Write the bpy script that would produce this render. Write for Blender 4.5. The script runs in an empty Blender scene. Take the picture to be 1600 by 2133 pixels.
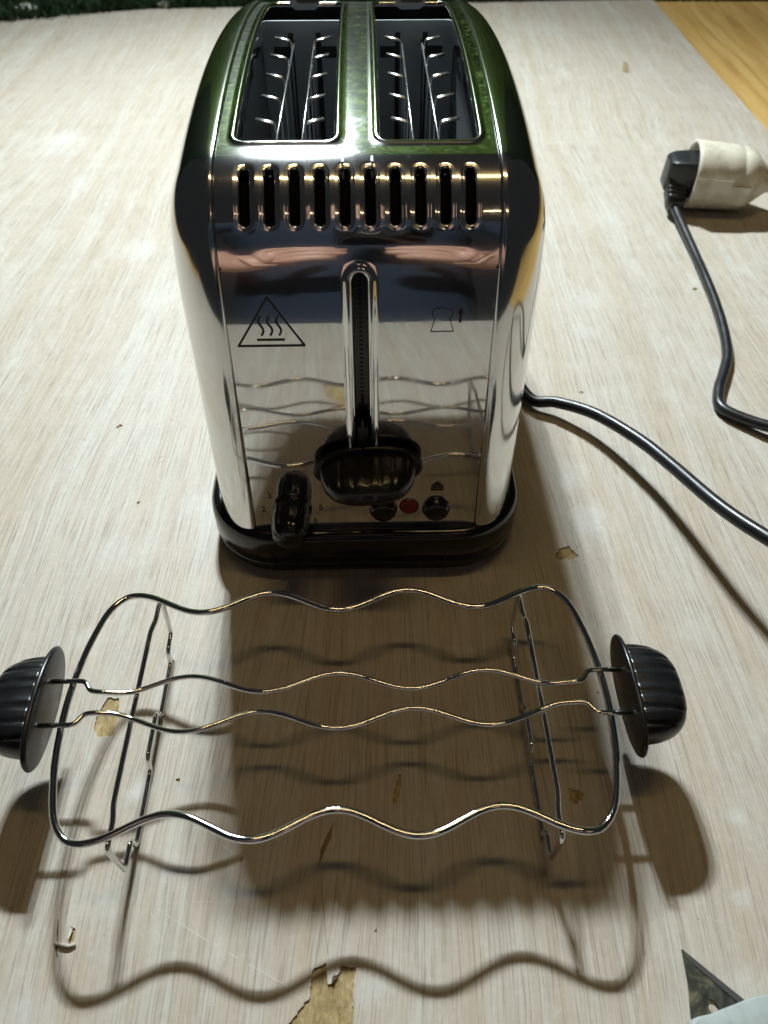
import bpy, bmesh, math, random
from mathutils import Vector, Matrix
random.seed(7)
PI = math.pi
U = 0.0085                      # metres per layout unit
scene = bpy.context.scene
C = scene.collection

# ------------------------------------------------------------------ camera
HC = 37.0
PITCH = math.radians(46.82)
cam_d = bpy.data.cameras.new('camera')
cam = bpy.data.objects.new('camera', cam_d); C.objects.link(cam)
cam.location = (0, 0, HC*U)
cam.rotation_euler = (PI/2 - PITCH, 0, 0)
cam_d.sensor_fit = 'VERTICAL'; cam_d.sensor_height = 36.0
cam_d.lens = 1620.0/2133.0*36.0
cam_d.clip_start = 0.004; cam_d.clip_end = 60
cam_d.dof.use_dof = True; cam_d.dof.focus_distance = 40*U; cam_d.dof.aperture_fstop = 13.0
scene.camera = cam

# ------------------------------------------------------------------ light
world = bpy.data.worlds.new('World'); scene.world = world; world.use_nodes = True
bg = world.node_tree.nodes['Background']
bg.inputs[0].default_value = (0.92, 0.96, 1.0, 1); bg.inputs[1].default_value = 0.018

def point_lamp(name, loc, radius, power, col):
    l = bpy.data.lights.new(name, 'POINT'); l.energy = power; l.color = col; l.shadow_soft_size = radius*U
    o = bpy.data.objects.new(name, l); C.objects.link(o); o.location = [c*U for c in loc]; return o
def tube_lamp(name, loc, sx, sy, power, col):
    l = bpy.data.lights.new(name, 'AREA'); l.shape = 'RECTANGLE'; l.size = sx*U; l.size_y = sy*U
    l.energy = power; l.color = col
    o = bpy.data.objects.new(name, l); C.objects.link(o); o.location = [c*U for c in loc]; return o
def spot_lamp(name, loc, target, radius, power, col, cone, blend):
    l = bpy.data.lights.new(name, 'SPOT'); l.energy = power; l.color = col; l.shadow_soft_size = radius*U
    l.spot_size = math.radians(cone); l.spot_blend = blend
    o = bpy.data.objects.new(name, l); C.objects.link(o); o.location = [c*U for c in loc]
    o.rotation_euler = (Vector(target)-Vector(loc)).to_track_quat('-Z','Y').to_euler(); return o
KEY = (0.86, 0.965, 1.0)
for dx in (-7.0, 0.0, 7.0):                 # twin-row work lamp behind the toaster, aimed at it
    spot_lamp('work_lamp', (-20.0+dx, 155, 135), (-8+dx, 34, 0), 2.1, 34.0, KEY, 88, 1.0)
for dx in (-8.0, -4.0, 0.0, 4.0, 8.0):
    point_lamp('work_lamp_bulb', (-19.5+dx, 155, 134.5), 2.0, 7.6, KEY)
spot_lamp('work_lamp', (-20.0, 161, 135), (-8, 40, 0), 2.1, 28.0, KEY, 88, 1.0)
tube_lamp('ceiling_tube_lamp', (10, 48, 205), 85, 7, 3.4, (1.0, 0.71, 0.31))
tube_lamp('ceiling_tube_lamp', (75, -140, 215), 60, 8, .8, (1.0, 0.72, 0.40))

scene.view_settings.view_transform = 'Standard'
scene.view_settings.look = 'None'
scene.view_settings.exposure = 0.0
scene.view_settings.gamma = 1.0
scene.view_settings.use_curve_mapping = False
scene.cycles.max_bounces = 10; scene.cycles.glossy_bounces = 6

# ------------------------------------------------------------------ helpers
def obj(name, verts, faces, mat, parent=None, smooth=True, units=True):
    me = bpy.data.meshes.new(name)
    me.from_pydata([Vector(v)*U for v in verts] if units else verts, [], faces)
    me.update()
    if smooth: me.polygons.foreach_set('use_smooth', [True]*len(me.polygons))
    if mat: me.materials.append(mat)
    o = bpy.data.objects.new(name, me); C.objects.link(o)
    if parent: o.parent = parent
    return o
def clean(o, dist=0.0005, outward=False):
    bm = bmesh.new(); bm.from_mesh(o.data)
    bmesh.ops.remove_doubles(bm, verts=bm.verts, dist=dist*U)
    if outward: bmesh.ops.recalc_face_normals(bm, faces=bm.faces)
    bm.to_mesh(o.data); bm.free(); o.data.update()
    return o
def empty(name, loc=(0,0,0), rz=0, parent=None):
    o = bpy.data.objects.new(name, None); C.objects.link(o)
    o.location = [c*U for c in loc]; o.rotation_euler = (0,0,rz); o.empty_display_size = 0.02
    if parent: o.parent = parent
    return o
def tag(o, label=None, cat=None, group=None, kind=None):
    if label: o['label'] = label
    if cat: o['category'] = cat
    if group: o['group'] = group
    if kind: o['kind'] = kind
    return o
def catmull(pts, n=8, closed=False):
    pts = [Vector(p) for p in pts]; out = []; N = len(pts)
    rng = range(N) if closed else range(N-1)
    for i in rng:
        if closed: a,b,c,d = pts[(i-1)%N], pts[i], pts[(i+1)%N], pts[(i+2)%N]
        else: a,b,c,d = pts[max(i-1,0)], pts[i], pts[i+1], pts[min(i+2,N-1)]
        for k in range(n):
            t = k/n
            out.append(0.5*((2*b)+(c-a)*t+(2*a-5*b+4*c-d)*t*t+(3*b-a-3*c+d)*t**3))
    if not closed: out.append(pts[-1])
    return out
def fillet(pts, r, n=5, closed=False):
    """round the corners of a polyline"""
    pts = [Vector(p) for p in pts]; out = []; N = len(pts)
    for i in range(N):
        if not closed and i in (0, N-1): out.append(pts[i]); continue
        p, a, b = pts[i], pts[(i-1)%N], pts[(i+1)%N]
        da, db = (a-p), (b-p); rr = min(r, da.length*.45, db.length*.45)
        q0 = p+da.normalized()*rr; q1 = p+db.normalized()*rr
        for k in range(n+1):
            t = k/n; out.append(q0*(1-t)**2 + p*2*t*(1-t) + q1*t*t)
    return out
def tube(path, r, seg=12, closed=False, caps=True):
    path = [Vector(p) for p in path]; N = len(path); V=[]; Fs=[]
    rad = r if callable(r) else (lambda i: r)
    def tan(i):
        if closed: return (path[(i+1)%N]-path[(i-1)%N]).normalized()
        return (path[min(i+1,N-1)]-path[max(i-1,0)]).normalized()
    t0 = tan(0); up = Vector((0,0,1)) if abs(t0.z)<.9 else Vector((1,0,0))
    n = (up - t0*up.dot(t0)).normalized(); pt = t0
    for i in range(N):
        t = tan(i)
        n = (n - t*n.dot(t)).normalized(); b = t.cross(n)
        for k in range(seg):
            a = 2*PI*k/seg
            V.append(path[i] + (n*math.cos(a)+b*math.sin(a))*rad(i))
    M = N if closed else N-1
    for i in range(M):
        j = (i+1)%N
        for k in range(seg):
            k2 = (k+1)%seg
            Fs.append((i*seg+k, i*seg+k2, j*seg+k2, j*seg+k))
    if not closed and caps:
        Fs.append(tuple(range(seg-1,-1,-1))); Fs.append(tuple((N-1)*seg+k for k in range(seg)))
    return V, Fs
def merge(*parts):
    V=[]; F=[]
    for v,f in parts:
        o=len(V); V+=list(v); F+=[tuple(i+o for i in q) for q in f]
    return V,F
def loft(rings, cap0=True, cap1=True):
    n=len(rings[0]); V=[p for r in rings for p in r]; F=[]
    for i in range(len(rings)-1):
        for k in range(n):
            k2=(k+1)%n
            F.append((i*n+k,i*n+k2,(i+1)*n+k2,(i+1)*n+k))
    if cap0: F.append(tuple(range(n-1,-1,-1)))
    if cap1: F.append(tuple((len(rings)-1)*n+k for k in range(n)))
    return V,F
def rrect(hx, hy, r, n=8, z=0, cx=0, cy=0):
    out=[]
    for q,(sx,sy) in enumerate(((1,1),(-1,1),(-1,-1),(1,-1))):
        for k in range(n+1):
            a = q*PI/2 + k/n*PI/2
            out.append(Vector((cx+sx*(hx-r)+r*math.cos(a), cy+sy*(hy-r)+r*math.sin(a), z)))
    return out
def boxvf(x0,x1,y0,y1,z0,z1):
    V=[(x0,y0,z0),(x1,y0,z0),(x1,y1,z0),(x0,y1,z0),(x0,y0,z1),(x1,y0,z1),(x1,y1,z1),(x0,y1,z1)]
    return V,[(3,2,1,0),(4,5,6,7),(0,1,5,4),(1,2,6,5),(2,3,7,6),(3,0,4,7)]
def xf(vf, M):
    return [M@Vector(v) for v in vf[0]], vf[1]

# ------------------------------------------------------------------ materials
def mat(name, col=(.5,.5,.5), rough=.5, metal=0., spec=.5, **kw):
    m = bpy.data.materials.new(name); m.use_nodes = True
    b = m.node_tree.nodes['Principled BSDF']
    b.inputs['Base Color'].default_value = (*col,1); b.inputs['Roughness'].default_value = rough
    b.inputs['Metallic'].default_value = metal; b.inputs['Specular IOR Level'].default_value = spec
    for k,v in kw.items(): b.inputs[k.replace('_',' ')].default_value = v
    return m
class NT:
    def __init__(s, m): s.t = m.node_tree; s.b = s.t.nodes['Principled BSDF']
    def n(s, typ, **kw):
        x = s.t.nodes.new(typ)
        for k,v in kw.items():
            if k.startswith('i_'):
                key = k[2:]; key = int(key) if key.isdigit() else key.replace('_',' ')
                if hasattr(v,'is_output') or hasattr(v,'links'): s.t.links.new(v, x.inputs[key])
                else: x.inputs[key].default_value = v
            else: setattr(x,k,v)
        return x
    def l(s,a,b): s.t.links.new(a,b)
    def coord(s, scale=(1,1,1), kind='Object', rot=(0,0,0)):
        tc = s.n('ShaderNodeTexCoord'); mp = s.n('ShaderNodeMapping')
        mp.inputs['Scale'].default_value = scale; mp.inputs['Rotation'].default_value = rot
        s.l(tc.outputs[kind], mp.inputs['Vector']); return mp.outputs[0]
    def noise(s, vec, scale, detail=4, rough=.5, dist=0.):
        x = s.n('ShaderNodeTexNoise'); s.l(vec, x.inputs['Vector'])
        x.inputs['Scale'].default_value=scale; x.inputs['Detail'].default_value=detail
        x.inputs['Roughness'].default_value=rough; x.inputs['Distortion'].default_value=dist
        return x.outputs['Fac']
    def ramp(s, fac, stops):
        x = s.n('ShaderNodeValToRGB'); s.l(fac, x.inputs[0]); e = x.color_ramp.elements
        while len(e) < len(stops): e.new(.5)
        for q,(p,c) in zip(e, stops):
            q.position=p; q.color = (c,c,c,1) if isinstance(c,(int,float)) else (*c,1)
        return x.outputs[0]
    def mix(s, fac, a, b, mode='MIX'):
        x = s.n('ShaderNodeMix', data_type='RGBA', blend_type=mode)
        for v,i in ((fac,0),(a,6),(b,7)):
            if hasattr(v,'links'): s.l(v, x.inputs[i])
            elif i==0: x.inputs[0].default_value=v
            else: x.inputs[i].default_value=(*v,1)
        return x.outputs[2]
    def math(s, op, a, b=0.):
        x = s.n('ShaderNodeMath', operation=op)
        for i,v in enumerate((a,b)):
            if hasattr(v,'links'): s.l(v, x.inputs[i])
            else: x.inputs[i].default_value=v
        return x.outputs[0]
    def bump(s, h, strength=.2, dist=.001):
        x = s.n('ShaderNodeBump'); s.l(h, x.inputs['Height']); x.inputs['Strength'].default_value=strength
        x.inputs['Distance'].default_value=dist; s.l(x.outputs[0], s.b.inputs['Normal'])

M = {}
def chrome(name, col, r0, r1, haze=.24):
    m = mat(name, col, r0, 1.0); t = NT(m)
    c = t.coord()
    f = t.noise(c, 140, 5, .7); g = t.noise(c, 22, 4, .6)
    k = t.math('MULTIPLY', t.ramp(f, [(.45,0.),(.75,1.)]), t.ramp(g, [(.42,0.),(.68,1.)]))
    rr = t.n('ShaderNodeMapRange', i_0=k, i_3=r0, i_4=r1)
    t.l(rr.outputs[0], t.b.inputs['Roughness'])
    hz = t.n('ShaderNodeBsdfAnisotropic'); hz.inputs['Color'].default_value=(*col,1); hz.inputs['Roughness'].default_value=.13; hz.inputs['Anisotropy'].default_value=.45; hz.inputs['Rotation'].default_value=.25
    tg = t.n('ShaderNodeTangent', direction_type='RADIAL', axis='X'); t.l(tg.outputs[0], hz.inputs['Tangent'])
    mx = t.n('ShaderNodeMixShader'); mx.inputs[0].default_value = haze
    out = [n for n in t.t.nodes if n.type=='OUTPUT_MATERIAL'][0]
    t.l(t.b.outputs[0], mx.inputs[1]); t.l(hz.outputs[0], mx.inputs[2]); t.l(mx.outputs[0], out.inputs['Surface'])
    return m
M['chrome'] = chrome('polished_steel', (.74,.745,.74), .026, .17)
M['shell'] = chrome('satin_steel', (.72,.725,.72), .095, .19, .12)
M['wire'] = chrome('chromed_wire', (.72,.72,.72), .04, .10, .02)
M['slotmetal'] = mat('oven_steel', (.30,.325,.345), .42, .55)
M['guard'] = mat('guard_wire', (.80,.80,.80), .24, 1.0)
M['dark'] = mat('cavity_dark', (.012,.013,.015), .6)
def plastic(name, col, rough):
    m = mat(name, col, rough); t = NT(m); c = t.coord()
    sp = t.ramp(t.noise(c, 900, 2, .5), [(.70,0.),(.76,1.)])
    big = t.ramp(t.noise(c, 60, 3, .5), [(.50,0.),(.62,1.)])
    dust = t.math('MULTIPLY', sp, big)
    t.l(t.mix(dust, col, (.16,.15,.13)), t.b.inputs['Base Color'])
    rr = t.n('ShaderNodeMapRange', i_0=t.noise(c, 120, 3), i_3=rough*.7, i_4=rough*1.5)
    t.l(rr.outputs[0], t.b.inputs['Roughness'])
    return m
M['black'] = plastic('black_gloss_plastic', (.008,.008,.009), .14)
M['grip'] = plastic('black_grip_plastic', (.008,.008,.009), .27)
M['cord'] = plastic('black_cord_sheath', (.012,.013,.015), .32)
M['print'] = mat('black_print', (.012,.010,.012), .5)
M['red'] = mat('red_button_lens', (.20,.008,.011), .22)
m = mat('cream_plastic', (.70,.66,.53), .45); t = NT(m); c = t.coord()
t.l(t.mix(t.ramp(t.noise(c, 55, 5, .65), [(.45,0.),(.75,1.)]), (.72,.68,.56), (.40,.35,.25)), t.b.inputs['Base Color']); M['cream'] = m
# chipboard
m = mat('chipboard', (.36,.26,.12), .9); t = NT(m); c = t.coord((1,.55,1))
f = t.noise(c, 420, 6, .75); g = t.noise(c, 60, 4, .6)
col = t.ramp(f, [(.28,(.16,.10,.04)),(.42,(.38,.27,.12)),(.58,(.52,.40,.20)),(.75,(.66,.55,.33))])
col = t.mix(t.ramp(g,[(.42,0.),(.66,.75)]), col, (.13,.085,.035))
t.l(col, t.b.inputs['Base Color']); t.bump(f, .9, .0008); M['chip'] = m
# laminate: pale limed oak print, grain along Y, scuffed
m = mat('limed_oak_laminate', (.6,.54,.46), .5); t = NT(m)
c0 = t.coord((1,1,1))
warp = t.noise(t.coord((1,.22,1)), 9, 3, .55)          # slow sideways wander of the grain
warp2 = t.noise(t.coord((1,.45,1)), 3.0, 2, .5)
sep = t.n('ShaderNodeSeparateXYZ'); t.l(c0, sep.inputs[0])
xx = t.math('ADD', sep.outputs[0], t.math('MULTIPLY', t.math('SUBTRACT', warp, .5), .020))
xx = t.math('ADD', xx, t.math('MULTIPLY', t.math('SUBTRACT', warp2, .5), .09))
cmb = t.n('ShaderNodeCombineXYZ'); t.l(xx, cmb.inputs[0]); t.l(t.math('MULTIPLY', sep.outputs[1], .014), cmb.inputs[1])
g1 = t.noise(cmb.outputs[0], 1150, 4, .65)                # fine streaks
g2 = t.noise(cmb.outputs[0], 300, 5, .65)               # bands
g3 = t.noise(cmb.outputs[0], 70, 3, .5)
pore = t.n('ShaderNodeCombineXYZ'); t.l(xx, pore.inputs[0]); t.l(t.math('MULTIPLY', sep.outputs[1], .022), pore.inputs[1])
g4 = t.noise(pore.outputs[0], 1700, 2, .5)
col = t.ramp(g2, [(.28,(.43,.37,.30)),(.45,(.50,.45,.385)),(.58,(.55,.52,.46)),(.72,(.50,.435,.355)),(.82,(.44,.365,.285))])
col = t.mix(t.ramp(g3,[(.40,0.),(.66,.75)]), col, (.47,.385,.295))
col = t.mix(t.ramp(g1,[(.36,.62),(.48,0.)]), col, (.28,.235,.185))
col = t.mix(t.ramp(g1,[(.54,0.),(.72,.32)]), col, (.62,.60,.54))
col = t.mix(t.ramp(g4,[(.34,.60),(.42,0.)]), col, (.24,.195,.15))
bl = t.noise(t.coord((1,.4,1)), 48, 8, .80); bl2 = t.noise(c0, 5.5, 3, .5)
wear = t.math('MULTIPLY', t.ramp(bl,[(.50,0.),(.72,.6)]), t.ramp(bl2,[(.38,0.),(.60,1.)]))
col = t.mix(wear, col, (.63,.65,.61))                  # chalky scuffs
# chalky rubbed patches where the board has been scuffed
def board_at(px,py):
    p=math.radians(46.82); a=(px-800)/1620.; b=(1066.5-py)/1620.
    k=-37./(-math.sin(p)+b*math.cos(p)); return (a*k*U,(math.cos(p)+b*math.sin(p))*k*U,0)
pn = t.noise(t.coord((1,.3,1)), 190, 6, .8)
for px,py,r,w in [(1190,985,2.4,.5),(1235,1085,3.0,.75),(1180,1010,1.6,.5),(1225,620,3.5,.4),(1220,690,2.2,.5),(290,520,4.,.6),(330,620,4.,.4),(120,300,7.,.5),(140,290,4.,.4),
                  (560,1480,2.5,.4),(300,1640,1.3,.7),(280,1655,.9,.6),(765,2062,1.2,.6),(800,2050,.9,.5),(1535,1700,1.0,.7),(1545,1870,.9,.8),(1560,2050,1.8,.5),(1230,1320,1.8,.35),(350,1440,1.4,.5),
                  (420,1060,3.,.45),(250,1150,3.,.4),(180,1330,1.6,.5),(60,2110,1.5,.5),(230,1890,1.5,.35),(1450,1310,2.2,.35),(1250,450,5.,.35),(1120,60,8.,.3),(700,1760,2.5,.15)]:
    vd = t.n('ShaderNodeVectorMath', operation='DISTANCE'); t.l(c0, vd.inputs[0]); vd.inputs[1].default_value = board_at(px,py)
    mr = t.n('ShaderNodeMapRange', i_0=vd.outputs['Value'], i_1=r*U, i_2=r*U*.1, i_3=0., i_4=1.)
    f_ = t.math('MULTIPLY', t.ramp(t.math('ADD', t.math('MULTIPLY', mr.outputs[0], .38), t.math('MULTIPLY', pn, .75)), [(.52,0.),(.72,1.)]), w*.65)
    f_ = t.math('MULTIPLY', f_, t.ramp(mr.outputs[0], [(0.,0.),(.3,1.)]))
    col = t.mix(f_, col, (.64,.645,.61))
grime = t.ramp(t.noise(c0, 11, 5, .6),[(.55,0.),(.80,.25)])
col = t.mix(grime, col, (.34,.30,.235))
mott = t.noise(c0, 260, 5, .75); col = t.mix(t.ramp(mott,[(.35,.22),(.62,0.)]), col, (.34,.30,.24)); col = t.mix(t.ramp(mott,[(.55,0.),(.75,.25)]), col, (.66,.64,.59))
spk = t.math('MULTIPLY', t.ramp(t.noise(c0, 210, 2, .5),[(.74,0.),(.78,1.)]), t.ramp(t.noise(c0, 17, 2),[(.50,0.),(.60,1.)]))
col = t.mix(spk, col, (.20,.15,.085))
t.l(col, t.b.inputs['Base Color'])
rr = t.n('ShaderNodeMapRange', i_0=bl, i_3=.36, i_4=.62); t.l(rr.outputs[0], t.b.inputs['Roughness'])
t.b.inputs['Specular IOR Level'].default_value = .35
hh = t.math('ADD', g1, t.math('MULTIPLY', g4, .7)); t.bump(hh, .4, .0004)
M['lam'] = m
# honey coloured wood table
m = mat('honey_wood', (.60,.40,.16), .45); t = NT(m); c = t.coord((1,.05,1))
g = t.noise(c, 120, 5, .6, .3); g2 = t.noise(t.coord((1,.12,1)), 14, 3)
col = t.ramp(g,[(.3,(.42,.24,.07)),(.5,(.60,.385,.13)),(.7,(.68,.47,.19))])
col = t.mix(t.ramp(g2,[(.4,0.),(.7,.5)]), col, (.50,.28,.085))
t.l(col, t.b.inputs['Base Color']); M['honey'] = m
M['scratch'] = mat('scratch_white', (.60,.575,.52), .7)
M['crack'] = mat('crack_dark', (.05,.038,.025), .9)
# blade, handle
m = mat('stained_blade_steel', (.12,.12,.10), .42, .75); t = NT(m); c = t.coord()
f = t.noise(c, 95, 6, .65, .8); g = t.noise(c, 260, 3)
col = t.ramp(f,[(.35,(.018,.019,.020)),(.5,(.07,.075,.06)),(.62,(.20,.19,.12)),(.75,(.055,.05,.05))])
t.l(col, t.b.inputs['Base Color']); t.l(t.ramp(g,[(.3,.35),(.7,.7)]), t.b.inputs['Roughness']); M['blade'] = m
m = mat('painted_handle', (.50,.58,.56), .55); t = NT(m); c = t.coord()
f = t.noise(c, 120, 5, .65); s_ = t.noise(t.coord((1,.3,1), rot=(0,0,.5)), 150, 3, .5)
col = t.mix(t.ramp(f,[(.45,0.),(.75,.5)]), (.36,.405,.39), (.22,.235,.225))
col = t.mix(t.ramp(s_,[(.56,0.),(.66,.85)]), col, (.12,.16,.19))
t.l(col, t.b.inputs['Base Color']); M['handle'] = m
# grass
m = mat('artificial_grass', (.06,.16,.03), .5); t = NT(m)
oi = t.coord(); f = t.noise(oi, 38, 4, .65)
t.l(t.ramp(f,[(.36,(.012,.034,.008)),(.5,(.085,.175,.028)),(.64,(.34,.43,.095))]), t.b.inputs['Base Color']); M['grass'] = m
M['mat_back'] = mat('grass_backing', (.012,.022,.010), .9)
M['skin'] = mat('skin', (.50,.27,.19), .5)
m = mat('navy_cloth', (.010,.016,.030), .9); M['navy'] = m
M['phone'] = mat('phone_body', (.012,.013,.015), .15)
M['hair'] = mat('dark_hair', (.012,.009,.007), .6)

# ------------------------------------------------------------------ setting: table, laminate board, grass
FRONT = -11.0
def flat_poly(name, outer, holes, z, thick, m, parent=None, only_walls_for_holes=True):
    """plate with holes: triangulated top, side walls"""
    bm = bmesh.new(); edges=[]; loops=[]
    for lp in [outer]+holes:
        vs=[bm.verts.new((p[0]*U,p[1]*U,z*U)) for p in lp]; loops.append(vs)
        for a,b in zip(vs, vs[1:]+vs[:1]): edges.append(bm.edges.new((a,b)))
    bmesh.ops.triangle_fill(bm, edges=edges, use_beauty=True, use_dissolve=False)
    for f in bm.faces:
        f.normal_update()
        if f.normal.z < 0: f.normal_flip()
    for vs in loops:
        lo=[bm.verts.new((v.co.x,v.co.y,(z-thick)*U)) for v in vs]
        n=len(vs)
        for i in range(n):
            j=(i+1)%n; bm.faces.new((vs[i],vs[j],lo[j],lo[i]))
    me=bpy.data.meshes.new(name); bm.to_mesh(me); bm.free(); me.materials.append(m)
    o=bpy.data.objects.new(name,me); C.objects.link(o)
    if parent: o.parent=parent
    return o
def ragged(pts, amp=.10, n=5, seed=0):
    r=random.Random(seed); out=[]
    for a,b in zip(pts, pts[1:]+pts[:1]):
        d=math.hypot(b[0]-a[0],b[1]-a[1]); k=max(1,min(40,int(d/.09))) if d<6 else max(1,int(d/2.))
        nx,ny=-(b[1]-a[1])/max(d,1e-6),(b[0]-a[0])/max(d,1e-6)
        for i in range(k):
            t=i/k; w=0 if i==0 else r.uniform(-amp,amp)*.8
            out.append((a[0]+(b[0]-a[0])*t+nx*w, a[1]+(b[1]-a[1])*t+ny*w))
    return out
SP, CP = math.sin(PITCH), math.cos(PITCH)
def gp(px, py, z=0.):
    """where a sight line of the survey photograph meets the level z (survey helper for the layout)"""
    a=(px-800)/1620.; b=(1066.5-py)/1620.
    rz=-SP+b*CP; t=(z-HC)/rz
    return (a*t, (CP+b*SP)*t)

def patch(px,py,rx,ry,seed):
    q=random.Random(seed); cx_,cy_=gp(px,py); ph=[q.uniform(0,6.28) for _ in range(5)]; out=[]
    for k in range(44):
        a=2*PI*k/44; m_=1+.22*math.sin(2*a+ph[0])+.14*math.sin(3*a+ph[1])+.10*math.sin(5*a+ph[2])+.07*math.sin(9*a+ph[3])+q.uniform(-.07,.07)
        out.append((cx_+rx*m_*math.cos(a),cy_+ry*m_*math.sin(a)))
    return out
def blob(px,py,r,seed):
    q=random.Random(seed); cx_,cy_=gp(px,py)
    return [(cx_+r*q.uniform(.45,1.25)*math.cos(2*PI*k/13),cy_+r*q.uniform(.45,1.25)*1.3*math.sin(2*PI*k/13)) for k in range(13)]
table = obj('tabletop', *boxvf(-95,120,FRONT+.25,155.4,-4.6,-.42), M['honey'], smooth=False)
tag(table, 'honey coloured wooden table under the pale board', kind='structure')
holes = [
  ragged([gp(*p) for p in [(560,2330),(585,2200),(600,2133),(645,2078),(652,2020),(678,2005),(683,2050),(693,2049),(712,2012),(741,2015),(736,2060),(735,2133),(745,2230),(690,2330),(640,2300)]], .05, seed=1),
  ragged([gp(*p) for p in [(225,1453),(248,1455),(247,1490),(236,1532),(205,1536),(196,1518),(203,1488)]], .05, seed=2),
  patch(1180,1153,.52,.62,3), patch(1199,1658,.28,.42,4),
  ragged([gp(*p) for p in [(831,1612),(837,1615),(834,1650),(826,1674),(818,1672),(822,1645)]], .03, seed=5),
  ragged([gp(*p) for p in [(696,1712),(690,1745),(676,1775),(664,1806),(668,1770),(680,1742)]], .02, seed=6),
  ragged([gp(*p) for p in [(148,1930),(157,1934),(156,1958),(146,1968),(142,1950)]], .02, seed=7),
  ragged([gp(*p) for p in [(1300,128),(1309,133),(1310,153),(1297,150)]], .10, seed=8),
  blob(503,1790,.09,9), blob(371,1625,.10,10), blob(249,888,.20,11), blob(288,1047,.13,12), blob(1211,817,.16,13), blob(783,1939,.06,14),
]
outer = ragged([(-80,FRONT),(46.3,FRONT),(46.3,60),(46.4,98),(46.0,120),(45.9,155.0),(0,152),(-39,149.2),(-60,144),(-80,132)], .04, seed=20)
board = flat_poly('laminate_board', outer, holes, 0., .07, M['lam'])
tag(board, 'pale limed oak laminate board, scratched and chipped, under the toaster', kind='structure')
core = obj('chipboard_core', *boxvf(-80,46.15,FRONT+.05,131,-.40,-.085), M['chip'], board, smooth=False)
core2 = obj('chipboard_core', *boxvf(-38,45.7,131.01,148.5,-.40,-.085), M['chip'], board, smooth=False)
# peeled flaps of laminate
def flap(p0,p1,p2,lift,seed):
    a,b,c_=[Vector((*gp(*p),0.)) for p in (p0,p1,p2)]
    V=[];F=[];n=6
    for i in range(n+1):
        t=i/n; h=.02+lift*t*t
        q0=a.lerp(c_,t); q1=b.lerp(c_,t)
        V+= [q0+Vector((0,0,h)), q1+Vector((0,0,h)), q1+Vector((0,0,h+.06)), q0+Vector((0,0,h+.06))]
    for i in range(n):
        for k in range(4):
            F.append((i*4+k,i*4+(k+1)%4,(i+1)*4+(k+1)%4,(i+1)*4+k))
    F.append((0,3,2,1)); F.append(tuple(n*4+k for k in range(4)))
    return obj('peeled_flap', V,F,M['lam'],board,smooth=False)
flap((147,1932),(153,1935),(143,1966),.25,1)
flap((690,2047),(705,2030),(694,2036),.2,2)
V,F=tube(fillet([(*gp(115,1966),.05),(*gp(130,1970),.14),(*gp(146,1973),.12),(*gp(159,1968),.06)],.3,4),lambda i:.085,6)
obj('splinter',V,F,M['lam'],board)
# scratches: thin chalky lines rubbed into the print
SV=[];SF=[]
def scratch(p,q,w,z=.004,jit=.30,world=False,seed=None):
    r=random.Random(seed if seed is not None else (len(SV)*7+3))
    a=Vector((*(p if world else gp(*p)),z)); b=Vector((*(q if world else gp(*q)),z))
    d=(b-a); n=max(4,int(d.length/.25)); s=Vector((-d.y,d.x,0)).normalized()
    o=len(SV); bend=r.uniform(-.02,.02)*d.length
    for i in range(n+1):
        t=i/n; c_=a.lerp(b,t)+s*(bend*math.sin(PI*t)+r.uniform(-1,1)*.012)
        ww=.75*w*(.35+.65*math.sin(PI*min(max(t,.03),.97)))*r.uniform(.55,1.2)
        SV.append(c_+s*ww); SV.append(c_-s*ww)
    for i in range(n):
        if r.random()<jit: continue
        SF.append((o+2*i,o+2*i+1,o+2*i+3,o+2*i+2))
for p,q,w in [((300,1875),(648,2080),.020),((0,1650),(265,1850),.018),((30,1625),(250,1800),.014),((450,1750),(500,1785),.022),
              ((525,1800),(460,1955),.022),((480,1850),(530,1790),.014),((310,1885),(490,1880),.012),((650,1260),(778,1380),.022),
              ((365,1375),(400,1430),.016),((250,160),(340,210),.05),((280,155),(420,165),.03),((205,425),(300,440),.03),
              ((333,640),(318,715),.06),((250,630),(335,640),.03),((0,605),(90,600),.03),((1120,300),(1230,295),.06),
              ((1160,140),(1250,180),.08),((1240,130),(1345,230),.06),((1100,330),(1160,280),.05),((1180,690),(1222,680),.035),
              ((1400,1540),(1440,1470),.018),((1405,1580),(1432,1570),.02),((1178,2030),(1186,1985),.018),((1345,1950),(1350,2080),.03),
              ((560,2060),(648,2082),.02),((1290,2060),(1340,2070),.015),((930,1860),(1120,1850),.012),((60,560),(130,545),.03),
              ((590,1900),(700,1900),.012),((20,2030),(110,2100),.014),((1460,1900),(1560,1960),.016),((1510,1010),(1560,1030),.02)]:
    scratch(p,q,w)
rs=random.Random(5)
for i in range(150):
    x=rs.uniform(-42,42); y=6+rs.random()**1.6*120; a=rs.uniform(0,PI); L=rs.uniform(.8,5)*(.6+y/60)
    scratch((x,y),(x+math.cos(a)*L,y+math.sin(a)*L),rs.uniform(.006,.018)*(.8+y/50),world=True,jit=.45,seed=i)
tag(obj('scratches',SV,SF,M['scratch'],board,smooth=False), kind='stuff')
SV=[];SF=[]
for p,q,w in [((668,1806),(686,2010),.012),((121,1915),(117,1995),.05),((115,1975),(121,1995),.03),((1198,1145),(1212,1132),.02),((1190,1168),(1203,1172),.015),
              ((1140,1310),(1150,1300),.02),((330,965),(345,960),.02),((330,955),(343,950),.016),((170,915),(182,918),.02),((350,870),(363,878),.02),((370,1340),(395,1325),.010)]:
    scratch(p,q,w,jit=0)
tag(obj('cracks',SV,SF,M['crack'],board,smooth=False), kind='stuff')

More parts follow.
